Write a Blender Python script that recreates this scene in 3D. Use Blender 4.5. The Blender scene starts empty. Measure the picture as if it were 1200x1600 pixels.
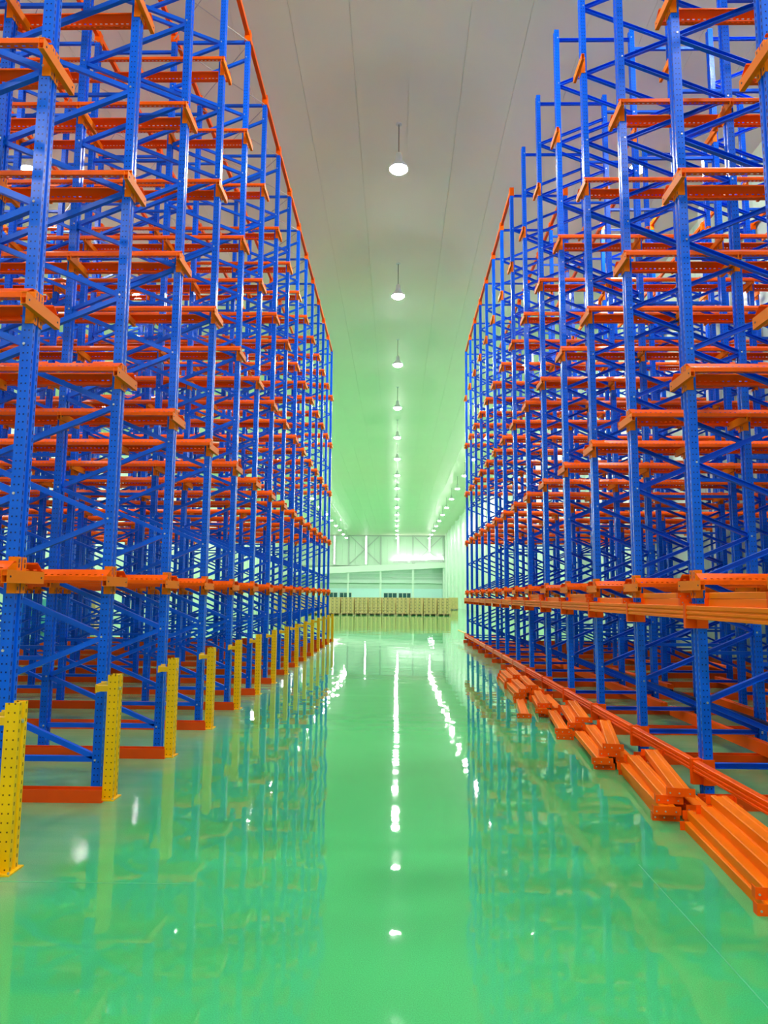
import bpy, bmesh, math, random
from mathutils import Vector, Matrix
random.seed(7)
SC = bpy.context.scene
COL = SC.collection
PI = math.pi

# ---------------------------------------------------------------- camera
cam_data = bpy.data.cameras.new('camera')
cam = bpy.data.objects.new('camera', cam_data); COL.objects.link(cam)
cam_data.sensor_fit = 'VERTICAL'; cam_data.sensor_height = 36.0
cam_data.lens = 1111.4 / 1600 * 36.0
cam_data.clip_start = 0.05; cam_data.clip_end = 400
_f = Vector((-0.01832791, 0.99293495, 0.11723593)).normalized()
_r = Vector((0.99982022, 0.0176314, 0.00697551)).normalized()
_u = _r.cross(_f).normalized()
m = Matrix((( _r.x, _u.x, -_f.x, 0), (_r.y, _u.y, -_f.y, 0), (_r.z, _u.z, -_f.z, 1.55), (0, 0, 0, 1)))
cam.matrix_world = m
SC.camera = cam

# ---------------------------------------------------------------- world, exposure
w = bpy.data.worlds.new('hall_world'); SC.world = w; w.use_nodes = True
w.node_tree.nodes['Background'].inputs[0].default_value = (0.8, 1.0, 0.9, 1)
w.node_tree.nodes['Background'].inputs[1].default_value = 0.05
SC.view_settings.view_transform = 'Standard'
SC.view_settings.look = 'None'
SC.view_settings.gamma = 1.0
SC.view_settings.use_curve_mapping = False
SC.view_settings.exposure = 0.36
LAMP = 500.0            # radiance of the pendant lamp lenses
LEDGE_FILL = 32.0           # radiance of the fill lights added on the far ledge
STRIP = 6.0             # radiance of the far wall strip lights
SC.cycles.max_bounces = 8; SC.cycles.diffuse_bounces = 6; SC.cycles.glossy_bounces = 3
SC.cycles.transparent_max_bounces = 12
SC.cycles.sample_clamp_indirect = 8.0

# ---------------------------------------------------------------- geometry constants (metres)
ROW0, PITCH = 4.397, 1.4519
ROWS = list(range(0, 16))
def rowY(r): return ROW0 + (r - 1) * PITCH
LEVELS = [1.69, 3.409, 5.131, 6.853, 8.575]
TOP = 10.32
CEIL = 12.1
UP = [0.0, 1.16, 2.37, 3.53, 4.74, 5.90, 7.11, 8.27]    # upright lines going into a rack

# ---------------------------------------------------------------- materials
def nm(name):
    mt = bpy.data.materials.new(name); mt.use_nodes = True
    nt = mt.node_tree; return mt, nt, nt.nodes['Principled BSDF']
def N(nt, t, **kw):
    n = nt.nodes.new(t)
    for k, v in kw.items():
        if k.startswith('i_'):
            n.inputs[int(k[2:])].default_value = v
        else: setattr(n, k, v)
    return n
def mathn(nt, op, a, b=None, c=None):
    n = nt.nodes.new('ShaderNodeMath'); n.operation = op
    for i, v in enumerate((a, b, c)):
        if v is None: continue
        if isinstance(v, (int, float)): n.inputs[i].default_value = v
        else: nt.links.new(v, n.inputs[i])
    return n.outputs[0]
def mixcol(nt, fac, a, b):
    n = nt.nodes.new('ShaderNodeMix'); n.data_type = 'RGBA'
    nt.links.new(fac, n.inputs[0])
    for i, v in ((6, a), (7, b)):
        if isinstance(v, tuple): n.inputs[i].default_value = v
        else: nt.links.new(v, n.inputs[i])
    return n.outputs[2]
def paint(name, col, rough=0.3, var=0.12, spec=0.5, metallic=0.0, scale=6.0, coat=0.0):
    mt, nt, b = nm(name)
    tc = N(nt, 'ShaderNodeTexCoord'); nz = N(nt, 'ShaderNodeTexNoise')
    nz.inputs['Scale'].default_value = scale; nz.inputs['Detail'].default_value = 2
    nt.links.new(tc.outputs['Object'], nz.inputs['Vector'])
    dk = tuple(c * (1 - var) for c in col[:3]) + (1,); lt = tuple(min(1, c * (1 + var)) for c in col[:3]) + (1,)
    nt.links.new(mixcol(nt, nz.outputs['Fac'], dk, lt), b.inputs['Base Color'])
    b.inputs['Roughness'].default_value = rough
    b.inputs['Specular IOR Level'].default_value = spec
    b.inputs['Metallic'].default_value = metallic
    b.inputs['Coat Weight'].default_value = coat
    b.inputs['Coat Roughness'].default_value = 0.12
    return mt
def perforated(name, col, hole, rough, pitch, lat_front, lat_side, hw, hh):
    """painted steel with rows of punched slots, found from the object's own coordinates"""
    mt, nt, b = nm(name)
    tc = N(nt, 'ShaderNodeTexCoord'); sp = N(nt, 'ShaderNodeSeparateXYZ'); nt.links.new(tc.outputs['Object'], sp.inputs[0])
    sn = N(nt, 'ShaderNodeSeparateXYZ'); nt.links.new(tc.outputs['Normal'], sn.inputs[0])
    x, y, z = sp.outputs
    fz = mathn(nt, 'ABSOLUTE', mathn(nt, 'SUBTRACT', mathn(nt, 'FRACT', mathn(nt, 'DIVIDE', z, pitch)), 0.5))
    mz_s = mathn(nt, 'LESS_THAN', fz, hh / pitch)
    mz_r = mathn(nt, 'LESS_THAN', fz, hw / pitch)
    front = mathn(nt, 'GREATER_THAN', mathn(nt, 'ABSOLUTE', sn.outputs[0]), 0.5)
    dy = mathn(nt, 'LESS_THAN', mathn(nt, 'ABSOLUTE', mathn(nt, 'SUBTRACT', mathn(nt, 'ABSOLUTE', y), lat_front)), hw)
    dx = mathn(nt, 'LESS_THAN', mathn(nt, 'ABSOLUTE', mathn(nt, 'SUBTRACT', mathn(nt, 'ABSOLUTE', x), lat_side)), hw)
    a = mathn(nt, 'MULTIPLY', mathn(nt, 'MULTIPLY', front, mz_s), dy)
    c = mathn(nt, 'MULTIPLY', mathn(nt, 'MULTIPLY', mathn(nt, 'SUBTRACT', 1.0, front), mz_r), dx)
    msk = mathn(nt, 'MAXIMUM', a, c)
    nt.links.new(mixcol(nt, msk, col + (1,), hole + (1,)), b.inputs['Base Color'])
    b.inputs['Roughness'].default_value = rough; b.inputs['Specular IOR Level'].default_value = 0.3
    return mt
M = {}
BLUE = (0.0, 0.118, 0.84); ORANGE = (1.0, 0.115, 0.0)
M['blue_slots'] = perforated('blue_slotted_paint', BLUE, (0.0, 0.012, 0.14), 0.24, 0.05, 0.034, 0.014, 0.005, 0.013)
M['blue'] = paint('blue_paint', BLUE, 0.3, spec=0.3)
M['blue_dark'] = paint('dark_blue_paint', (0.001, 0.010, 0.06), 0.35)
M['orange'] = paint('orange_paint', ORANGE, 0.36, 0.06, spec=0.12)
M['orange_floor'] = paint('orange_floor_rail_paint', (0.80, 0.075, 0.001), 0.42, 0.12, spec=0.25)
M['orange_light'] = paint('amber_orange_paint', (1.0, 0.20, 0.0), 0.5, 0.05, spec=0.12)
M['orange_plate'] = paint('orange_plate_paint', (0.92, 0.10, 0.001), 0.4, 0.08, spec=0.12)
M['yellow'] = perforated('yellow_perforated_paint', (1.0, 0.54, 0.0), (0.16, 0.05, 0.0), 0.35, 0.05, 0.034, 0.018, 0.0045, 0.010)
M['yellow_plain'] = paint('yellow_paint', (1.0, 0.54, 0.0), 0.38, 0.06)
M['zinc'] = paint('zinc_steel', (0.6, 0.62, 0.64), 0.35, 0.1, metallic=0.8)
M['rod'] = paint('grey_rod', (0.50, 0.48, 0.45), 0.5)
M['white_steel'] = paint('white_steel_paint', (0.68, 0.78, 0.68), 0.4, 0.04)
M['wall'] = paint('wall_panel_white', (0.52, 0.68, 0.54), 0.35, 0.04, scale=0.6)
M['wall_bounce'] = paint('wall_behind_bounce_white', (0.90, 0.86, 0.80), 0.5, 0.03)  # whitened so the unseen wall behind bounces more light
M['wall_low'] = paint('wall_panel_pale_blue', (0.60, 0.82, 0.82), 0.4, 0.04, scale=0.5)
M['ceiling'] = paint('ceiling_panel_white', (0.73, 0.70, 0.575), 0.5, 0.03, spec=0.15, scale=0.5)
M['frame_grey'] = paint('grey_steel', (0.40, 0.48, 0.42), 0.5)
M['window'] = paint('dark_window_glass', (0.02, 0.10, 0.11), 0.1, 0.5, scale=1.5)
M['carton'] = paint('carton_board', (0.60, 0.42, 0.18), 0.8, 0.3, scale=4.0)
M['timber'] = paint('pallet_timber', (0.42, 0.30, 0.16), 0.8, 0.25)
M['teal'] = paint('teal_plastic', (0.01, 0.35, 0.38), 0.4)
M['lamp_body'] = paint('lamp_housing', (0.55, 0.56, 0.56), 0.4)
M['cord'] = paint('dark_cable', (0.12, 0.10, 0.06), 0.6)

def emit(name, col, s):
    mt = bpy.data.materials.new(name); mt.use_nodes = True
    nt = mt.node_tree; nt.nodes.clear()
    e = nt.nodes.new('ShaderNodeEmission'); o = nt.nodes.new('ShaderNodeOutputMaterial')
    e.inputs[0].default_value = col + (1,); e.inputs[1].default_value = s
    nt.links.new(e.outputs[0], o.inputs[0]); return mt
M['lens'] = emit('lamp_lens_light', (1.0, 1.0, 0.95), LAMP)
M['ledge_fill'] = emit('ledge_fill_glow', (1.0, 1.0, 0.95), LEDGE_FILL)  # glow of the added fill along the far ledge
M['canopy_fill'] = emit('canopy_fill_glow', (0.95, 1.0, 1.0), 100.0)  # added fill for the dark recess under the canopy
M['strip'] = emit('strip_light_glow', (1.0, 1.0, 1.0), STRIP)

# pallet rail sheet: paint with real punched holes along the two folds
def rail_mat():
    mt, nt, b = nm('orange_punched_sheet')
    b.inputs['Base Color'].default_value = ORANGE + (1,); b.inputs['Roughness'].default_value = 0.33; b.inputs['Specular IOR Level'].default_value = 0.15
    tc = N(nt, 'ShaderNodeTexCoord'); sp = N(nt, 'ShaderNodeSeparateXYZ'); nt.links.new(tc.outputs['Object'], sp.inputs[0])
    x, y, z = sp.outputs
    fx = mathn(nt, 'LESS_THAN', mathn(nt, 'ABSOLUTE', mathn(nt, 'SUBTRACT', mathn(nt, 'FRACT', mathn(nt, 'DIVIDE', x, 0.05)), 0.5)), 0.24)
    def near(v, at, h): return mathn(nt, 'LESS_THAN', mathn(nt, 'ABSOLUTE', mathn(nt, 'SUBTRACT', v, at)), h)
    lo = mathn(nt, 'LESS_THAN', z, -0.030)
    h1 = mathn(nt, 'MULTIPLY', lo, near(y, 0.186, 0.0065))
    h2 = mathn(nt, 'MULTIPLY', near(z, 0.012, 0.0035), mathn(nt, 'GREATER_THAN', y, 0.1))
    h = mathn(nt, 'MULTIPLY', fx, mathn(nt, 'MAXIMUM', h1, h2))
    tr = nt.nodes.new('ShaderNodeBsdfTransparent'); mx = nt.nodes.new('ShaderNodeMixShader')
    nt.links.new(h, mx.inputs[0]); nt.links.new(b.outputs[0], mx.inputs[1]); nt.links.new(tr.outputs[0], mx.inputs[2])
    nt.links.new(mx.outputs[0], nt.nodes['Material Output'].inputs[0])
    return mt
M['rail'] = rail_mat()

def floor_mat():
    mt, nt, b = nm('green_epoxy_floor')
    tc = N(nt, 'ShaderNodeTexCoord'); O = tc.outputs['Object']
    sp = N(nt, 'ShaderNodeSeparateXYZ'); nt.links.new(O, sp.inputs[0])
    n1 = N(nt, 'ShaderNodeTexNoise'); n1.inputs['Scale'].default_value = 0.5; n1.inputs['Detail'].default_value = 4; nt.links.new(O, n1.inputs['Vector'])
    mp = N(nt, 'ShaderNodeMapping'); mp.inputs['Scale'].default_value = (0.6, 3.0, 1); mp.inputs['Rotation'].default_value = (0, 0, 0.25); nt.links.new(O, mp.inputs['Vector'])
    n2 = N(nt, 'ShaderNodeTexNoise'); n2.inputs['Scale'].default_value = 1.6; n2.inputs['Detail'].default_value = 5; nt.links.new(mp.outputs[0], n2.inputs['Vector'])
    base = mixcol(nt, n1.outputs['Fac'], (0.042, 0.415, 0.125, 1), (0.075, 0.52, 0.175, 1))
    # dusty, unpolished epoxy beneath the racks
    n3 = N(nt, 'ShaderNodeTexNoise'); n3.inputs['Scale'].default_value = 1.3; n3.inputs['Detail'].default_value = 3; nt.links.new(O, n3.inputs['Vector'])
    ax = mathn(nt, 'ABSOLUTE', mathn(nt, 'SUBTRACT', sp.outputs[0], 0.03))
    edge = mathn(nt, 'ADD', ax, mathn(nt, 'MULTIPLY', mathn(nt, 'SUBTRACT', n3.outputs['Fac'], 0.5), 0.9))
    mr = N(nt, 'ShaderNodeMapRange'); mr.inputs[1].default_value = 1.75; mr.inputs[2].default_value = 2.15; nt.links.new(edge, mr.inputs[0])
    fy = N(nt, 'ShaderNodeMapRange'); fy.inputs[1].default_value = 27.0; fy.inputs[2].default_value = 25.5; nt.links.new(sp.outputs[1], fy.inputs[0])
    dust = mathn(nt, 'MULTIPLY', mr.outputs[0], fy.outputs[0])
    dc = mixcol(nt, n2.outputs['Fac'], (0.060, 0.33, 0.13, 1), (0.27, 0.45, 0.23, 1))
    full = mixcol(nt, mathn(nt, 'MULTIPLY', dust, 0.8), base, dc)
    spk = N(nt, 'ShaderNodeTexNoise'); spk.inputs['Scale'].default_value = 200; spk.inputs['Detail'].default_value = 1; nt.links.new(O, spk.inputs['Vector'])
    hv = nt.nodes.new('ShaderNodeHueSaturation'); nt.links.new(full, hv.inputs['Color'])
    nt.links.new(mathn(nt, 'MULTIPLY_ADD', spk.outputs['Fac'], 0.7, 0.65), hv.inputs['Value'])
    nt.links.new(hv.outputs[0], b.inputs['Base Color'])
    r1 = mathn(nt, 'ADD', 0.012, mathn(nt, 'MULTIPLY', n2.outputs['Fac'], 0.035))
    nt.links.new(mathn(nt, 'ADD', r1, mathn(nt, 'MULTIPLY', dust, 0.16)), b.inputs['Roughness'])
    b.inputs['IOR'].default_value = 1.5
    # trowel waves in the resin
    nb = N(nt, 'ShaderNodeTexNoise'); nb.inputs['Scale'].default_value = 1.1; nb.inputs['Detail'].default_value = 2; nt.links.new(O, nb.inputs['Vector'])
    bp = N(nt, 'ShaderNodeBump'); bp.inputs['Strength'].default_value = 0.35; bp.inputs['Distance'].default_value = 0.012
    nt.links.new(nb.outputs['Fac'], bp.inputs['Height'])
    nb2 = N(nt, 'ShaderNodeTexNoise'); nb2.inputs['Scale'].default_value = 7; nb2.inputs['Detail'].default_value = 2; nt.links.new(O, nb2.inputs['Vector'])
    bp2 = N(nt, 'ShaderNodeBump'); bp2.inputs['Strength'].default_value = 0.2; bp2.inputs['Distance'].default_value = 0.0012
    nt.links.new(nb2.outputs['Fac'], bp2.inputs['Height']); nt.links.new(bp.outputs[0], bp2.inputs['Normal'])
    mp3 = N(nt, 'ShaderNodeMapping'); mp3.inputs['Scale'].default_value = (0.3, 2.2, 1); nt.links.new(O, mp3.inputs['Vector'])
    nb3 = N(nt, 'ShaderNodeTexNoise'); nb3.inputs['Scale'].default_value = 1.0; nb3.inputs['Detail'].default_value = 1; nt.links.new(mp3.outputs[0], nb3.inputs['Vector'])
    bp3 = N(nt, 'ShaderNodeBump'); bp3.inputs['Strength'].default_value = 0.5; bp3.inputs['Distance'].default_value = 0.004
    nt.links.new(nb3.outputs['Fac'], bp3.inputs['Height']); nt.links.new(bp2.outputs[0], bp3.inputs['Normal'])
    nt.links.new(bp3.outputs[0], b.inputs['Normal'])
    return mt
M['floor'] = floor_mat()
M['joint'] = paint('pale_green_joint', (0.075, 0.50, 0.21), 0.4)

# ---------------------------------------------------------------- helpers
def box(bm, x0, x1, y0, y1, z0, z1, mi=0, mat=None):
    v = [Vector((x, y, z)) for z in (z0, z1) for x, y in ((x0, y0), (x1, y0), (x1, y1), (x0, y1))]
    if mat: v = [mat @ p for p in v]
    b = [bm.verts.new(p) for p in v]
    for q in ((0, 3, 2, 1), (4, 5, 6, 7), (0, 1, 5, 4), (1, 2, 6, 5), (2, 3, 7, 6), (3, 0, 4, 7)):
        f = bm.faces.new([b[i] for i in q]); f.material_index = mi
def prism(bm, pts, a0, a1, axis='z', mi=0, mat=None):
    """closed outline pts extruded between a0 and a1 along an axis"""
    def P(p, a):
        v = {'z': Vector((p[0], p[1], a)), 'x': Vector((a, p[0], p[1])), 'y': Vector((p[0], a, p[1]))}[axis]
        return mat @ v if mat else v
    lo = [bm.verts.new(P(p, a0)) for p in pts]; hi = [bm.verts.new(P(p, a1)) for p in pts]
    n = len(pts)
    fs = [bm.faces.new(lo), bm.faces.new(hi[::-1])]
    for i in range(n): fs.append(bm.faces.new((lo[i], hi[i], hi[(i + 1) % n], lo[(i + 1) % n])))
    for f in fs: f.material_index = mi
def ribbon(pts, t):
    """a bent sheet: polyline thickened by t to a closed outline"""
    pts = [Vector(p) for p in pts]; out = []
    for i, p in enumerate(pts):
        ns = []
        if i > 0: d = (p - pts[i - 1]).normalized(); ns.append(Vector((-d.y, d.x)))
        if i < len(pts) - 1: d = (pts[i + 1] - p).normalized(); ns.append(Vector((-d.y, d.x)))
        nn = sum(ns, Vector((0, 0))).normalized(); k = t / max(0.35, nn.dot(ns[0]))
        out.append(p + nn * k)
    return [tuple(p) for p in pts] + [tuple(p) for p in out[::-1]]
def tube(bm, p0, p1, r, n=8, mi=0, r1=None):
    p0, p1 = Vector(p0), Vector(p1); d = (p1 - p0).normalized()
    a = d.orthogonal().normalized(); b = d.cross(a); r1 = r if r1 is None else r1
    lo = [bm.verts.new(p0 + (a * math.cos(2*PI*i/n) + b * math.sin(2*PI*i/n)) * r) for i in range(n)]
    hi = [bm.verts.new(p1 + (a * math.cos(2*PI*i/n) + b * math.sin(2*PI*i/n)) * r1) for i in range(n)]
    fs = [bm.faces.new(lo[::-1]), bm.faces.new(hi)]
    for i in range(n): fs.append(bm.faces.new((lo[i], lo[(i+1) % n], hi[(i+1) % n], hi[i])))
    for f in fs: f.material_index = mi
def lathe(bm, prof, n=16, mi=0):
    rings = []
    for r, z in prof:
        if r < 1e-6: rings.append([bm.verts.new((0, 0, z))])
        else: rings.append([bm.verts.new((r*math.cos(2*PI*i/n), r*math.sin(2*PI*i/n), z)) for i in range(n)])
    for A, B in zip(rings, rings[1:]):
        for i in range(n):
            j = (i + 1) % n
            if len(A) == 1: f = bm.faces.new((A[0], B[i], B[j]))
            elif len(B) == 1: f = bm.faces.new((A[i], B[0], A[j]))
            else: f = bm.faces.new((A[i], B[i], B[j], A[j]))
            f.material_index = mi; f.smooth = True
def mesh(name, bm, mats, fix=True):
    if fix: bmesh.ops.recalc_face_normals(bm, faces=bm.faces)
    me = bpy.data.meshes.new(name); bm.to_mesh(me); bm.free()
    for k in (mats if isinstance(mats, (list, tuple)) else [mats]): me.materials.append(M[k])
    return me
def put(name, me, parent=None, loc=(0, 0, 0), rot=(0, 0, 0), kind=None, label=None, cat=None, group=None):
    o = bpy.data.objects.new(name, me); COL.objects.link(o)
    o.location = loc; o.rotation_euler = rot
    if parent: o.parent = parent
    if kind: o['kind'] = kind
    if label: o['label'] = label
    if cat: o['category'] = cat
    if group: o['group'] = group
    return o
ORD = ['', 'first', 'second', 'third', 'fourth', 'fifth', 'sixth', 'seventh', 'eighth', 'ninth', 'tenth', 'eleventh',
       'twelfth', 'thirteenth', 'fourteenth', 'fifteenth', 'sixteenth', 'seventeenth', 'eighteenth', 'nineteenth', 'twentieth']

# ---------------------------------------------------------------- the hall
XL_WALL, XR_WALL, YB, YF = -19.6, 8.45, -7.0, 124.0
bm = bmesh.new(); box(bm, XL_WALL - .3, XR_WALL + .3, YB - .3, YF + 8.3, -0.3, 0)
floor = put('floor', mesh('floor', bm, 'floor'), kind='structure')
for x0, x1, y0, y1 in ((XL_WALL, -1.1, 4.02, 4.027), (1.42, 1.427, YB, 4.4), (-2.0, 2.0, 33.8, 33.83), (XL_WALL, XR_WALL, 54.0, 54.03)):
    bm = bmesh.new(); box(bm, x0, x1, y0, y1, 0.0002, 0.0012)
    put('floor_joint', mesh('floor_joint', bm, 'joint'), floor)

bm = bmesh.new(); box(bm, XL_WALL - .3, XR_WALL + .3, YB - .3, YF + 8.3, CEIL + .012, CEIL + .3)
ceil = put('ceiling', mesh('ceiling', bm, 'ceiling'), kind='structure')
pw = 1.1
bm = bmesh.new(); box(bm, 0, pw - .008, YB, YF + 8, 0, 0.014)
pm = mesh('ceiling_panel', bm, 'ceiling')
x = XL_WALL
while x < XR_WALL:
    put('ceiling_panel', pm, ceil, (x, 0, CEIL)); x += pw

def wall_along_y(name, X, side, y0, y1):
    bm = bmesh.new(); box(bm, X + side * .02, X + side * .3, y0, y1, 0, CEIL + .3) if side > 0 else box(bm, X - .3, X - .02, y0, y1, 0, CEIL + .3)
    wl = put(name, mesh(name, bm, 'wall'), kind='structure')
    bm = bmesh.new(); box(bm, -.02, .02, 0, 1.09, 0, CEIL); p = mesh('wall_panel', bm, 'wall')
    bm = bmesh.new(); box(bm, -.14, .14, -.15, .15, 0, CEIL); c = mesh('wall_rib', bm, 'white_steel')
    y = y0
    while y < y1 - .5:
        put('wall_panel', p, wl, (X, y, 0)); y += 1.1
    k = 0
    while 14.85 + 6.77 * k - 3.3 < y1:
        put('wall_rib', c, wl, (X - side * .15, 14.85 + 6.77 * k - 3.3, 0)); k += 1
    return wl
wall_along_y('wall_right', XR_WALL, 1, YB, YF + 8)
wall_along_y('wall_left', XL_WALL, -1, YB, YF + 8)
bm = bmesh.new(); box(bm, XL_WALL - .3, XR_WALL + .3, YB - .3, YB, 0, CEIL + .3)
put('wall_behind', mesh('wall_behind', bm, 'wall_bounce'), kind='structure')  # unseen wall, set close and whitened to bounce fill light forward

# far wall: panelled above the canopy, recessed bay below it
BAY = 5.6
wf = bpy.data.objects.new('wall_far', None); COL.objects.link(wf); wf.location = (0, YF, 0); wf['kind'] = 'structure'
bm = bmesh.new(); box(bm, 0, 1.112, 0, .2, 6.55, CEIL); p = mesh('wall_panel', bm, 'wall')
for i in range(26): put('wall_panel', p, wf, (XR_WALL - (i + 1) * 1.12, 0, 0))
wr = bpy.data.objects.new('wall_recess', None); COL.objects.link(wr); wr.location = (0, YF, 0); wr['kind'] = 'structure'
cn = bpy.data.objects.new('far_canopy_1', None); COL.objects.link(cn); cn.location = (0, YF, 0); cn['kind'] = 'structure'  # canopy group: fascia, columns and soffit
bm = bmesh.new(); box(bm, XL_WALL - .3, XR_WALL + .3, 8, 8.3, 0, 7); put('wall_backing', mesh('wall_backing', bm, 'wall'), wr)
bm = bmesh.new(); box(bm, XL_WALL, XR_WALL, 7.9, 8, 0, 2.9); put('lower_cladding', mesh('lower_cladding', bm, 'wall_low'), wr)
for z in (4.9, 5.6): 
    bm = bmesh.new(); box(bm, XL_WALL, XR_WALL, 7.8, 8, z, z + .14); put('wall_girt', mesh('wall_girt', bm, 'white_steel'), wr)
bm = bmesh.new(); box(bm, XL_WALL, XR_WALL, 7.6, 8, 3.9, 4.5); put('wall_girt', mesh('wall_girt', bm, 'white_steel'), wr)
bm = bmesh.new(); box(bm, XL_WALL, XR_WALL, 0, 8, 6.6, 6.8); put('soffit', mesh('soffit', bm, 'white_steel'), cn)
bm = bmesh.new()   # sloping fascia
prism(bm, [(XL_WALL, 4.9), (XR_WALL, 6.45), (XR_WALL, 7.35), (XL_WALL, 6.15)], -1.2, -0.2, 'y')
put('fascia', mesh('fascia', bm, 'white_steel'), cn)
cb = bmesh.new(); box(cb, -.16, .16, -.9, -.6, 0, 6.3); cm = mesh('column', cb, 'white_steel')
cb = bmesh.new(); box(cb, -.13, .13, -.15, 0, 6.6, CEIL); cu = mesh('wall_post', cb, 'frame_grey')
cols_x = [8.1, 2.8, -2.8, -8.4, -14.0, -19.3]
for xx in cols_x[:-1]:
    put('column', cm, cn, (xx, 0, 0)); put('wall_post', cu, wf, (xx, 0, 0))
bm = bmesh.new(); box(bm, XL_WALL, XR_WALL, -.1, 0, CEIL - .22, CEIL - .04); put('eaves_bar', mesh('eaves_bar', bm, 'frame_grey'), wf)
for xa, xb in ((-8.2, -3.0), (2.9, 8.0), (-19.2, -14.2)):
    for s in (0, 1):
        bm = bmesh.new(); z0, z1 = (7.1, CEIL - .1) if s else (CEIL - .1, 7.1)
        L = math.hypot(xb - xa, z1 - z0); ang = math.atan2(z1 - z0, xb - xa)
        box(bm, -L/2, L/2, -.05, .05, -.07, .07)
        put('cross_brace', mesh('cross_brace', bm, 'frame_grey'), wf, ((xa + xb)/2, -.2 - .12 * s, (z0 + z1)/2), (0, -ang, 0))
for k, (xa, xb) in enumerate(((-13.2, -10.9), (-10.5, -8.3), (-2.4, .05), (.35, 2.6))):
    f = bpy.data.objects.new('window_%d' % (k + 1), None); COL.objects.link(f); f.parent = wr; f.location = ((xa + xb)/2, 7.85, 1.2)
    wd = (xb - xa)/2
    bm = bmesh.new(); box(bm, -wd, wd, -.02, .05, 0, .9); put('pane', mesh('pane', bm, 'window'), f)
    bm = bmesh.new()
    for a in (-wd, -wd/3, wd/3, wd): box(bm, a - .05, a + .05, -.08, 0, -.06, .96)
    box(bm, -wd, wd, -.08, 0, -.06, .02); box(bm, -wd, wd, -.08, 0, .88, .96)
    put('window_frame', mesh('window_frame', bm, 'white_steel'), f)

# strip lights on the far wall
bm = bmesh.new(); box(bm, -.13, .13, -.08, 0, 6.9, 11.9); sb = mesh('housing', bm, 'lamp_body')
def strip_me(z0):
    bm = bmesh.new(); box(bm, -.11, .11, -.12, -.082, z0, 11.85); return mesh('diffuser', bm, 'strip')
for xx, z0, lb in ((-10.85, 7.0, 'tall vertical strip light on the far wall, nearest the left rack'), (-5.34, 7.0, 'tall vertical strip light crossing the left wall brace'),
               (0.2, 8.9, 'tall vertical strip light between the two braced wall bays'), (5.68, 9.3, 'tall vertical strip light crossing the right wall brace')):
    e = put('strip_light', None, None, (xx, YF - .5, 0), label=lb, cat='light', group='strip lights on the far wall')
    bm = bmesh.new(); box(bm, -.13, .13, -.08, .1, z0 - .1, 11.82); box(bm, -.03, .03, -.03, .03, 11.82, CEIL); put('housing', mesh('housing', bm, 'lamp_body'), e)
    put('diffuser', strip_me(z0), e)

# ---------------------------------------------------------------- rack components
def upright_mesh(h=TOP):
    D, W = .036, .05
    o = [(-D, -W), (D, -W), (D, -.016), (D - .014, -.012), (D - .014, .012), (D, .016), (D, W), (-D, W), (-D, W - .018),
         (D - .03, W - .018), (D - .03, -W + .018), (-D, -W + .018)]
    bm = bmesh.new(); prism(bm, o, .006, h); box(bm, -.06, .06, -.065, .065, 0, .008)
    return mesh('upright', bm, 'blue_slots')
UPM = upright_mesh()
# local rack frame: +x towards the aisle, uprights at x = -UP[j]
def brace_mesh(z_front, z_rear, length=1.16, thick=.042, name='brace'):
    a = Vector((-.0, 0, z_front)); b = Vector((-length, 0, z_rear)); d = b - a
    L = d.length; ang = math.atan2(d.z, -d.x)
    # open channel along the member
    R = Matrix.Translation((a + b)/2) @ Matrix.Rotation(ang, 4, 'Y')
    t = thick / 2
    bm = bmesh.new()
    o = [(-.02, -t), (.02, -t), (.02, -t + .004), (-.016, -t + .004), (-.016, t - .004), (.02, t - .004), (.02, t), (-.02, t)]
    prism(bm, o, -L/2 + .02, L/2 - .02, 'x', 0, R)
    for q, s in ((a, 1), (b, -1)):
        tube(bm, (q.x + (-.012 if s > 0 else .012), -.057, q.z), (q.x + (-.012 if s > 0 else .012), .057, q.z), .009, 6, 1)
    return mesh(name, bm, ['blue', 'zinc'])
PER = .965
def zig(first_front):
    """list of (z_front, z_rear) for a frame's zigzag"""
    out = [(.24, .24)]
    zf = .24 if first_front else .73
    k = 0
    while True:
        if first_front: segs = ((.24 + k*PER, .24 + (k + .5)*PER), (.24 + (k + 1)*PER, .24 + (k + .5)*PER))
        else: segs = ((.73 + k*PER, .25 + k*PER), (.73 + k*PER, .73 + (k + .5)*PER))
        if max(max(s) for s in segs) > TOP - .15: break
        out += segs; k += 1
    out.append((TOP - .14, TOP - .14))
    return out
def joined_bracing(zz):
    bm = bmesh.new(); t = .021
    for zf, zr in zz:
        a = Vector((0, 0, zf)); b = Vector((-1.16, 0, zr)); d = b - a; L = d.length; ang = math.atan2(d.z, -d.x)
        R = Matrix.Translation((a + b)/2) @ Matrix.Rotation(ang, 4, 'Y')
        o = [(-.02, -t), (.02, -t), (.02, -t + .004), (-.016, -t + .004), (-.016, t - .004), (.02, t - .004), (.02, t), (-.02, t)]
        prism(bm, o, -L/2 + .02, L/2 - .02, 'x', 0, R)
    return mesh('bracing', bm, 'blue')
def spacer_mesh():
    bm = bmesh.new()
    for z in (.9, 3.0, 5.9, 8.2, TOP - .3): box(bm, -1.21 + .04, -.04, -.02, .02, z - .02, z + .02)
    return mesh('spacer', bm, 'blue')
SPM = spacer_mesh()
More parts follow.
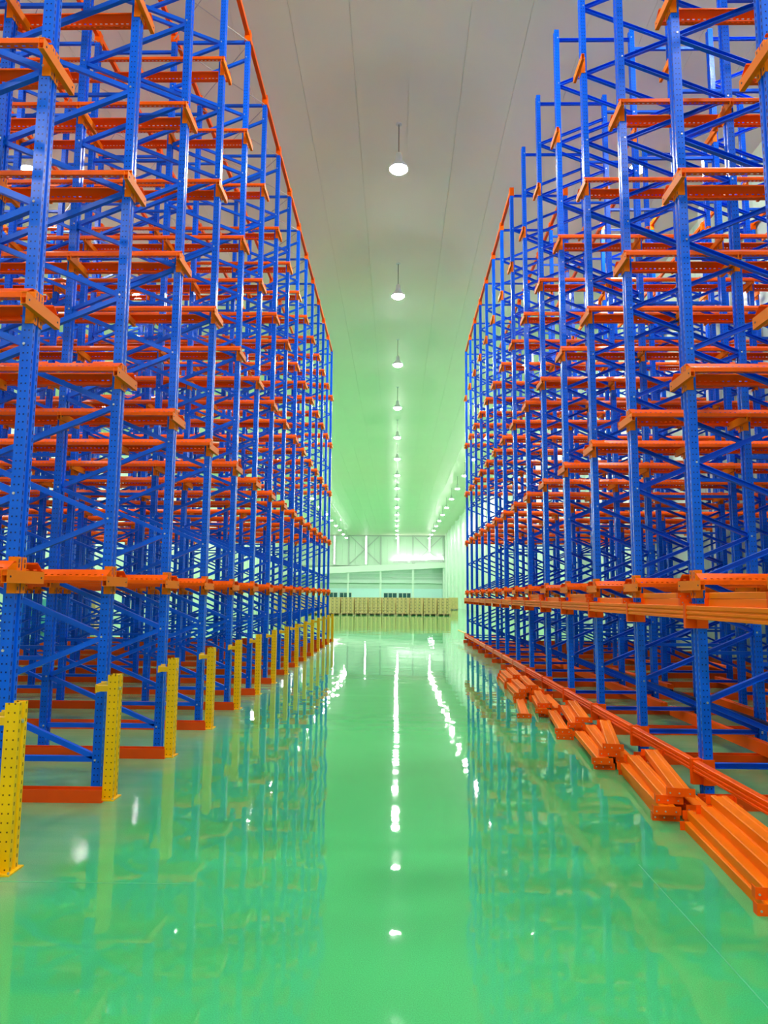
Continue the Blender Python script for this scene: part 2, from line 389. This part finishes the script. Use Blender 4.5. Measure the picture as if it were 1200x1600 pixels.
def arm_geo(bm, z=0, x=0):
    # outer plate and two flanges of the channel, then the bracket that hooks to the upright
    x0 = x + .036
    box(bm, x0 + .036, x0 + .040, -.2203, .2203, z - .078, z)
    box(bm, x0 + .004, x0 + .036, -.2203, .2203, z - .004, z)
    box(bm, x0 + .004, x0 + .036, -.2203, .2203, z - .078, z - .074)
    box(bm, x0 + .004, x0 + .0065, -.2203, .2203, z - .074, z - .004)
    for s in (-1, 1):
        box(bm, x0 + .001, x0 + .006, min(s*.056, s*.008), max(s*.056, s*.008), z - .14, z + .085)
        box(bm, x0 - .05, x0 + .006, min(s*.056, s*.051), max(s*.056, s*.051), z - .14, z + .085)
        for zz in (z + .06, z + .03, z - .11):          # hook slots of the bracket
            box(bm, x0 + .006, x0 + .0068, s*.034 - .005, s*.034 + .005, zz - .012, zz + .012, 1)
        tube(bm, (x0 + .040, s * .185, z - .04), (x0 + .043, s * .185, z - .04), .007, 6, 1)
bm = bmesh.new(); arm_geo(bm); ARM = mesh('arm', bm, ['orange_light', 'blue_dark'])
def arms_all(levels):
    bm = bmesh.new()
    for z in levels: arm_geo(bm, z)
    return mesh('arm', bm, ['orange_light', 'blue_dark'])
def rail_mesh(length):
    bm = bmesh.new()
    prof = [(.168, -.0345), (.2155, -.0345), (.2155, .0), (.205, .010), (.140, .056), (.120, .056), (.120, .044)]
    prism(bm, ribbon(prof, .003), -length, .07, 'x')
    return mesh('rail', bm, 'rail')
def floor_rail_mesh(length):
    bm = bmesh.new()
    prism(bm, ribbon([(-.262, .085), (-.262, .092), (-.255, .092), (-.255, .0), (-.365, .0), (-.365, .092), (-.358, .092), (-.358, .085)], -.003), -length, .18, 'x')
    return mesh('floor_rail', bm, 'orange_floor')
def tie_mesh():
    bm = bmesh.new(); box(bm, -.03, .03, .05, PITCH - .05, 0, .075)
    box(bm, -.046, .046, -.058, .05, -.10, .085); 
    return mesh('tie_beam', bm, 'orange')
TIE = tie_mesh()
def ribbed_beam(bm, x0, y0, y1, z0, z1, mi=0):
    """aisle-side box beam, face with pressed ribs"""
    h = z1 - z0
    o = [(x0 + .05, z0), (x0 + .05, z1), (x0 + .006, z1), (x0, z1 - .004), (x0, z0 + h*.72), (x0 + .008, z0 + h*.67), (x0 + .008, z0 + h*.58),
         (x0, z0 + h*.53), (x0, z0 + h*.38), (x0 + .008, z0 + h*.33), (x0 + .008, z0 + h*.24), (x0, z0 + h*.19), (x0, z0 + .003), (x0 + .004, z0)]
    prism(bm, o, y0, y1, 'y', mi)

def build_rack(side, nframes, label):
    left = side == 'left'
    cx = -2.376 if left else 2.446
    root = put('pallet_rack', None, None, (cx, 0, 0), (0, 0, 0 if left else PI), label=label, cat='rack')
    sgn = 1 if left else -1         # local y -> world y
    def L(r): return sgn * rowY(r)
    zz = zig(left)
    cache = {}
    for q in zz:
        k = (round(q[0] - q[1], 4))
        if k not in cache: cache[k] = brace_mesh(0, -k if k else 0)
    JB = joined_bracing(zz)
    levels = LEVELS
    allarms = arms_all(levels)
    depth = UP[nframes*2 - 1]
    for r in ROWS:
        for j in range(nframes):
            fr = put('upright_frame', None, root, (-UP[2*j], L(r), 0))
            for k in (0, 1):
                put('upright', UPM, fr, (-1.16 * k, 0, 0))
                if 1 <= r <= 15 and j < 2:
                    for z in levels: put('arm', ARM, fr, (-1.16 * k, 0, z))
                else: put('arm', allarms, fr, (-1.16 * k, 0, 0), kind='stuff')
            if j == 0 and 1 <= r <= 14:
                for zf, zr in zz: put('brace', cache[round(zf - zr, 4)], fr, (0, 0, zf))
            else: put('brace', JB, fr, kind='stuff')
            if j < nframes - 1: put('spacer', SPM, fr, (-1.16, 0, 0), kind='stuff')
        put('floor_rail', FR[side], root, (0, L(r), 0)).scale = (1, sgn, 1)
        for li, z in enumerate(levels):
            if not left and li == 4: continue
            for s in (-1, 1): put('rail', RL[side], root, (0, L(r), z), (0, 0, 0)).scale = (1, s, 1)
        first = 1 if left else 8
        if r < 15 and (left or r >= 8):
            for u in UP[:nframes*2]:
                put('tie_beam', TIE, root, (-u, L(r), TOP - .06 + .0), (0, 0, 0)).scale = (1, sgn, 1)
    return root, L, sgn
FR, RL = {}, {}
for side, nf in (('left', 4), ('right', 3)):
    FR[side] = floor_rail_mesh(UP[nf*2 - 1] + .1); RL[side] = rail_mesh(UP[nf*2 - 1] + .1)
rl, LL, _ = build_rack('left', 4, 'tall blue and orange drive-in pallet rack behind the yellow column guards')
rr, LR, _ = build_rack('right', 3, 'tall blue and orange drive-in pallet rack beside the loose orange beams')

# thin tie rods across the top of the left rack
def rod_mesh(p0, p1):
    bm = bmesh.new(); tube(bm, p0, p1, .008, 6); return mesh('tie_rod', bm, 'rod')
for u0, u1 in ((0, 1), (2, 3), (4, 5)):
    ra = rod_mesh((-UP[u0], .05, 0), (-UP[u1], PITCH - .05, 0)); rb = rod_mesh((-UP[u1], .05, 0), (-UP[u0], PITCH - .05, 0))
    for r in range(1, 15):
        put('tie_rod', ra, rl, (0, LL(r), TOP - .12)); put('tie_rod', rb, rl, (0, LL(r), TOP - .155))

# right rack: beams along the aisle side, hooked on every upright
fx = .116     # rack-local x of the beam face (world 2.33)
def long_beam(z0, z1, cz0, cz1, mk):
    bm = bmesh.new()
    # built in rack-local space of the right rack (x mirrored), ribs face the aisle (+x)
    h = z1 - z0
    o = [(fx - .05, z0), (fx - .05, z1), (fx - .006, z1), (fx, z1 - .004), (fx, z0 + h*.72), (fx - .008, z0 + h*.67), (fx - .008, z0 + h*.58),
         (fx, z0 + h*.53), (fx, z0 + h*.38), (fx - .008, z0 + h*.33), (fx - .008, z0 + h*.24), (fx, z0 + h*.19), (fx, z0 + .003), (fx - .004, z0)]
    prism(bm, o, .03, PITCH - .03, 'y')
    b = mesh('aisle_beam', bm, mk)
    bm = bmesh.new()
    box(bm, .038, fx + .004, -.022, .022, cz0, cz1); box(bm, -.045, .046, -.058, -.052, cz0, cz1); box(bm, -.045, .046, .052, .058, cz0, cz1)
    box(bm, .038, .044, -.058, .058, cz0, cz1)
    c = mesh('beam_connector', bm, 'orange_plate')
    return b, c
for (z0, z1, c0, c1, mk) in ((1.385, 1.49, 1.31, 1.505, 'orange_light'), (.20, .285, .10, .295, 'orange')):
    b, c = long_beam(z0, z1, c0, c1, mk)
    for r in range(0, 16):
        if r < 15:
            o = put('aisle_beam', b, rr, (0, LR(r) , 0)); o.scale = (1, -1, 1)
            put('beam_connector', c, o)
        else: put('beam_connector', c, rr, (0, LR(r), 0))
# short yellow-olive end of pipe sticking out past the last upright
bm = bmesh.new(); tube(bm, (2.36, 24.78, .30), (2.28, 26.6, .315), .025, 8)
put('loose_pipe', mesh('loose_pipe', bm, 'yellow_plain'), label='thin olive pipe end poking past the far end of the right rack', cat='pipe')

# ---------------------------------------------------------------- yellow column guards
def guard_mesh():
    D, W = .04, .05
    o = [(-D, -W), (D, -W), (D, -.016), (D - .012, -.012), (D - .012, .012), (D, .016), (D, W), (-D, W), (-D, W - .006),
         (D - .022, W - .006), (D - .022, -W + .006), (-D, -W + .006)]
    bm = bmesh.new(); prism(bm, o, .008, .93); return mesh('post', bm, 'yellow')
GP = guard_mesh()
bm = bmesh.new(); box(bm, -.06, .06, -.08, .08, 0, .009)
for a in (-1, 1): tube(bm, (a * .05, -.068, .009), (a * .05, -.068, .02), .007, 6, 1)
GB = mesh('base_plate', bm, ['yellow_plain', 'zinc'])
bm = bmesh.new()
box(bm, -.135, -.03, -.02, .02, .80, .845); box(bm, -.142, -.135, -.03, .18, .79, .855); box(bm, -.180, -.135, .172, .18, .79, .855)
tube(bm, (-.03, 0, .823), (.046, 0, .823), .006, 6, 1); tube(bm, (.03, 0, .823), (.044, 0, .823), .013, 6, 1)
GC = mesh('tie_bracket', bm, ['yellow_plain', 'zinc'])
for r in range(1, 16):
    nth = {1: 'nearest the viewer', 15: 'farthest of the row'}.get(r, '%s from the near end of the row' % ORD[r] if r < 16 else '')
    e = put('column_guard', None, None, (-2.185, rowY(r) - .235, 0), (0, 0, 0), label='yellow perforated column guard at the left rack, ' + nth,
            cat='guard', group='yellow column guards along the left rack')
    put('post', GP, e); put('base_plate', GB, e); put('tie_bracket', GC, e)

# ---------------------------------------------------------------- loose orange beams
def loose_beam_meshes(L=1.30):
    bm = bmesh.new()
    o = [(-.055, 0), (.055, 0), (.055, .052), (.049, .057), (.020, .057), (.016, .051), (-.016, .051), (-.020, .057), (-.049, .057), (-.055, .052)]
    prism(bm, o, -L/2, L/2, 'y')
    b = mesh('loose_beam', bm, 'orange_light')
    bm = bmesh.new(); box(bm, -.10, .085, -L/2 - .005, -L/2, 0, .057); box(bm, -.10, -.095, -L/2, -L/2 + .045, 0, .057)
    for k in (-.08, -.02, .05): tube(bm, (k, -L/2 - .009, .023), (k, -L/2 - .005, .023), .006, 6, 1)
    e = mesh('end_plate', bm, ['orange_plate', 'zinc'])
    return b, e
LB, LE = loose_beam_meshes()
def loose(x, y, z, yaw, label, group, flip=False):
    o = put('loose_beam', LB, None, (x, y, z), (0, 0, yaw), label=label, cat='beam', group=group)
    put('end_plate', LE, o); put('end_plate', LE, o, (0, 0, 0), (0, 0, PI))
    return o
def yaw(dx): return -math.asin(max(-1, min(1, dx / 1.32)))      # far end dx to the right
piles = [  # (near-end y, name, [(near x, far x, y shift) per layer ...])
    (3.72, 'nearest the viewer', [[(1.88, 2.00, 0), (2.13, 2.18, 0)], [(1.90, 2.04, .05), (2.14, 2.20, -.02)], [(1.96, 2.10, -.03), (2.19, 2.22, .0)], [(2.05, 2.18, .0)]]),
    (5.22, 'second from the viewer', [[(1.90, 2.05, 0), (2.12, 2.20, 0)], [(1.89, 2.02, -.06), (2.13, 2.26, -.02)], [(1.93, 2.10, 0)], [(2.00, 2.24, -.04)]]),
    (6.70, 'third from the viewer', [[(1.90, 2.08, 0), (2.12, 2.25, 0)], [(1.87, 1.99, -.05), (2.10, 2.22, 0)], [(1.95, 2.12, 0)], [(1.98, 2.27, -.02)]]),
    (8.13, 'fourth from the viewer', [[(1.86, 2.05, -.08), (2.10, 2.24, 0)], [(1.85, 2.00, -.06), (2.08, 2.22, 0)], [(2.00, 2.17, -.02)], [(2.09, 2.27, 0)]]),
    (9.55, 'fifth from the viewer', [[(1.66, 1.82, -.12), (1.96, 2.07, 0)], [(1.90, 2.05, -.10), (2.13, 2.22, 0)], [(1.95, 2.10, 0)]]),
    (11.0, 'sixth from the viewer', [[(1.86, 1.92, 0), (2.10, 2.14, 0)], [(1.88, 1.92, 0), (2.11, 2.14, .03)], [(1.95, 2.00, 0), (2.15, 2.18, 0)], [(2.06, 2.14, 0)]]),
    (12.42, 'farthest from the viewer', [[(1.94, 1.98, 0), (2.16, 2.18, 0)], [(1.95, 2.00, 0), (2.16, 2.18, 0)], [(1.98, 2.03, 0), (2.17, 2.19, 0)], [(2.09, 2.15, 0)]]),
]
LAYER = ['on the floor', 'in the second layer', 'in the third layer', 'on top']
for y0, nme, layers in piles:
    for li, row in enumerate(layers):
        for bi, (xn, xf, dy) in enumerate(row):
            sd = (', aisle side' if bi == 0 else ', rack side') if len(row) > 1 else ''
            ly = 'on top' if li == len(layers) - 1 else LAYER[li]
            loose((xn + xf)/2, y0 + .66 + dy, .0 + li * .0575, yaw(xf - xn),
                  'loose orange beam %s of the pile %s%s' % (ly, nme, sd), 'loose orange beams piled on the floor')
# loose beams resting on the chest-high aisle beam
for r in range(1, 9):
    _o = loose(2.425, rowY(r) + .585 + (.02 if r % 2 else -.02), 1.4905, 0,
          'loose orange beam lying on the chest-high aisle beam, ' + '%s bay from the near end' % ORD[r], 'loose beams on the aisle beam'); _o.scale = (1, .75, 1)
    if r in (1, 2, 4, 6): loose(2.425, rowY(r) + .60, 1.548, .01,
          'loose orange beam in the upper layer on the chest-high aisle beam, %s bay from the near end' % ORD[r], 'loose beams on the aisle beam').scale = (1, .72, .8)

# long orange rails and dark blue bars lying inside the right rack
def lying(name, mk, x, y, z, wd, ht, ln, yw, label, cat, group):
    bm = bmesh.new()
    o = [(-wd/2, 0), (wd/2, 0), (wd/2, ht), (wd/2 - .01, ht + .004), (wd*.15, ht + .004), (wd*.12, ht - .004), (-wd*.12, ht - .004), (-wd*.15, ht + .004), (-wd/2 + .01, ht + .004), (-wd/2, ht)]
    prism(bm, o, -ln/2, ln/2, 'y')
    return put(name, mesh(name, bm, mk), None, (x, y, z), (0, 0, yw), label=label, cat=cat, group=group)
for k, (ya) in enumerate((6.2, 11.9, 17.6, 23.3)):
    w_ = ('nearest', 'second', 'third', 'farthest')[k]
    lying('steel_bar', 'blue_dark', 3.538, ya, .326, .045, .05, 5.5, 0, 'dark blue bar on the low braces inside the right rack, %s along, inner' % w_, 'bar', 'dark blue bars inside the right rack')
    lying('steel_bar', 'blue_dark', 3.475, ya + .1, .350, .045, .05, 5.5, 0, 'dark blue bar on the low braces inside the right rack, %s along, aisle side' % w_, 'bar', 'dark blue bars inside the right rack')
    lying('loose_rail', 'orange', 3.47, ya + .3, .094, .09, .11, 5.4, 0, 'loose orange rail under the dark blue bars, %s along the line' % w_, 'rail', 'loose rails inside the right rack')
for k, (xx, ya, yw) in enumerate(((4.25, 7.0, .03), (4.45, 9.3, -.04), (5.4, 8.2, .06), (5.6, 11.5, -.03), (4.3, 13.0, .05), (6.6, 10.0, .02), (6.7, 14.5, -.05), (5.5, 17.0, .03))):
    lying('loose_rail', 'orange', xx, ya, .094, .10, .09, 2.7, yw, 'loose orange rail on the floor rails deep inside the right rack, %s by distance' % ORD[k + 1], 'rail', 'loose rails deep in the right rack')

# ---------------------------------------------------------------- palletised cartons
def pallet_mesh():
    bm = bmesh.new()
    for i in range(5): box(bm, -.53 + i*.24, -.53 + i*.24 + .1, -.5, .5, .12, .14)
    for a in (-.48, 0, .48): box(bm, -.53, .53, a - .04, a + .04, .02, .12) if a == 0 else box(bm, -.53, .53, a - .04, a + .04, .1, .12)
    for a in (-.48, 0, .48):
        for b in (-.48, 0, .48): box(bm, a - .06, a + .06, b - .05, b + .05, 0, .1)
    return mesh('wooden_pallet', bm, 'timber')
PM = pallet_mesh()
bm = bmesh.new(); box(bm, -.166, .166, -.245, .245, 0, .243); box(bm, -.02, .02, -.247, -.245, .0, .25, 1); box(bm, -.13, -.05, -.249, -.245, .12, .19, 2); CM = mesh('carton', bm, ['carton', 'timber', 'cord'])
bm = bmesh.new()
for i in range(3):
    for j in range(2):
        for k in range(5): box(bm, (i-1)*.352 - .172, (i-1)*.352 + .172, (j-.5)*.5 - .245, (j-.5)*.5 + .245, .142 + k*.256, .142 + k*.256 + .25)
CJ = mesh('cartons', bm, 'carton')
def load(x, y, label, group, single=True):
    e = put('pallet_load', None, None, (x, y, 0), (0, 0, 0), label=label, cat='pallet load', group=group)
    put('wooden_pallet', PM, e)
    if single:
        for i in range(3):
            for j in range(2):
                for k in range(5):
                    put('carton', CM, e, ((i-1)*.352 + random.uniform(-.004, .004), (j-.5)*.5 + random.uniform(-.01, .01), .142 + k*.256), (0, 0, random.uniform(-.01, .01)))
    else: put('carton', CJ, e, kind='stuff')
for i in range(13):
    load(3.86 - i * 1.125, 59.0 + .02 * (i % 3), 'pallet of brown cartons in the front row, ' + (('%s from its right end' % ORD[i+1]) if i else 'at its right end'), 'pallets of cartons in the front row')
    load(4.0 - i * 1.125, 60.6, 'pallet of brown cartons behind the front row, ' + (('%s from its right end' % ORD[i+1]) if i else 'at its right end'), 'pallets of cartons behind the front row', False)
load(6.62, 84.0, 'pallet of brown cartons standing alone by the right wall', None, False)
for i, (x, y) in enumerate(((-13.2, 22.0), (-14.6, 24.5), (-13.0, 30.0))):
    load(x, y, 'pallet of brown cartons behind the left rack, %s by distance' % ORD[i+1], 'pallets behind the left rack', False)
bm = bmesh.new(); box(bm, -.6, .6, -.5, .5, .12, 1.35); 
for a in (-.5, .4): box(bm, a, a + .1, -.5, .5, 0, .12)
for k in range(5): box(bm, -.62, .62, -.52, .52, .3 + k*.24, .34 + k*.24)
put('storage_bin', mesh('storage_bin', bm, 'teal'), None, (-14.0, 27.2, 0), label='teal ribbed plastic storage bin behind the left rack', cat='bin')
bm = bmesh.new(); box(bm, -.6, .6, -.5, .5, .12, 2.2)
for a in (-.5, .4): box(bm, a, a + .1, -.5, .5, 0, .12)
for k in range(8): box(bm, -.62, .62, -.52, .52, .3 + k*.24, .34 + k*.24)
put('storage_crate', mesh('storage_crate', bm, 'teal'), None, (-12.6, 18.5, 0), label='tall teal ribbed crate near the left rack', cat='crate')

# ---------------------------------------------------------------- pendant lamps
def lamp_parts():
    bm = bmesh.new()
    lathe(bm, [(0, .34), (.05, .34), (.07, .30), (.08, .16), (.13, .10), (.20, .02), (.215, -.045), (.207, -.045), (.12, .06), (0, .07)], 16)
    hood = mesh('hood', bm, 'lamp_body', False)
    bm = bmesh.new(); lathe(bm, [(0, .0), (.165, -.0), (.19, -.03), (.175, -.07), (.12, -.11), (0, -.13)], 14); lens = mesh('lens', bm, 'lens', True)
    bm = bmesh.new(); tube(bm, (0, 0, .34), (0, 0, 1.04), .011, 6); rod = mesh('suspension_rod', bm, 'cord')
    bm = bmesh.new(); tube(bm, (0, 0, 1.03), (0, 0, 1.055), .07, 10); rose = mesh('ceiling_rose', bm, 'lamp_body')
    return hood, lens, rod, rose
HOOD, LENS, ROD, ROSE = lamp_parts()
for X, nme in ((0.0, 'over the aisle'), (5.32, 'over the right rack'), (-8.3, 'over the left rack'), (-15.0, 'along the left wall')):
    for k in range(-3, 16):
        Y = 14.87 + 6.77 * k
        if k < 0: lb = 'white pendant lamp %s, %s above or behind the viewer' % (nme, ORD[-k])
        else: lb = 'white pendant lamp %s, %s ahead of the viewer' % (nme, ORD[k + 1])
        e = put('pendant_lamp', None, None, (X, Y, 11.05), label=lb, cat='lamp', group='pendant lamps ' + nme)
        put('hood', HOOD, e); put('lens', LENS, e); put('suspension_rod', ROD, e); put('ceiling_rose', ROSE, e)

# fill lights added on the far ledge to brighten the wall
for X, lb in ((0.6, 'left'), (3.6, 'middle'), (6.6, 'right')):
    e = put('ledge_fill_light', None, None, (X, YF - .75, 6.355 + (X - XL_WALL) * .0428), label='added fill light on the ledge of the far wall, %s one of three' % lb, cat='light', group='fill lights added on the far ledge')
    bm = bmesh.new(); box(bm, -1.3, 1.3, -.14, .10, 0, .16); box(bm, -1.3, 1.3, -.15, -.12, .16, .36); box(bm, -.04, .04, -.04, .04, -.2, 0);  put('housing', mesh('housing', bm, 'lamp_body'), e)
    bm = bmesh.new(); box(bm, -1.25, 1.25, -.11, .09, .162, .18); put('lens', mesh('lens', bm, 'ledge_fill'), e)

# fill lights added under the canopy to brighten the recess
for i, X in enumerate((5.45, 0.0, -5.6, -11.2)):
    e = put('canopy_fill_light', None, None, (X, YF + 2.6, 6.6), label='added fill light under the far canopy, %s bay from the right wall' % ORD[i + 1], cat='light', group='fill lights added under the far canopy')
    bm = bmesh.new(); box(bm, -1.2, 1.2, -.09, .09, -.10, 0); put('housing', mesh('housing', bm, 'lamp_body'), e)
    bm = bmesh.new(); box(bm, -1.17, 1.17, -.07, .07, -.14, -.102); put('diffuser', mesh('diffuser', bm, 'canopy_fill'), e)
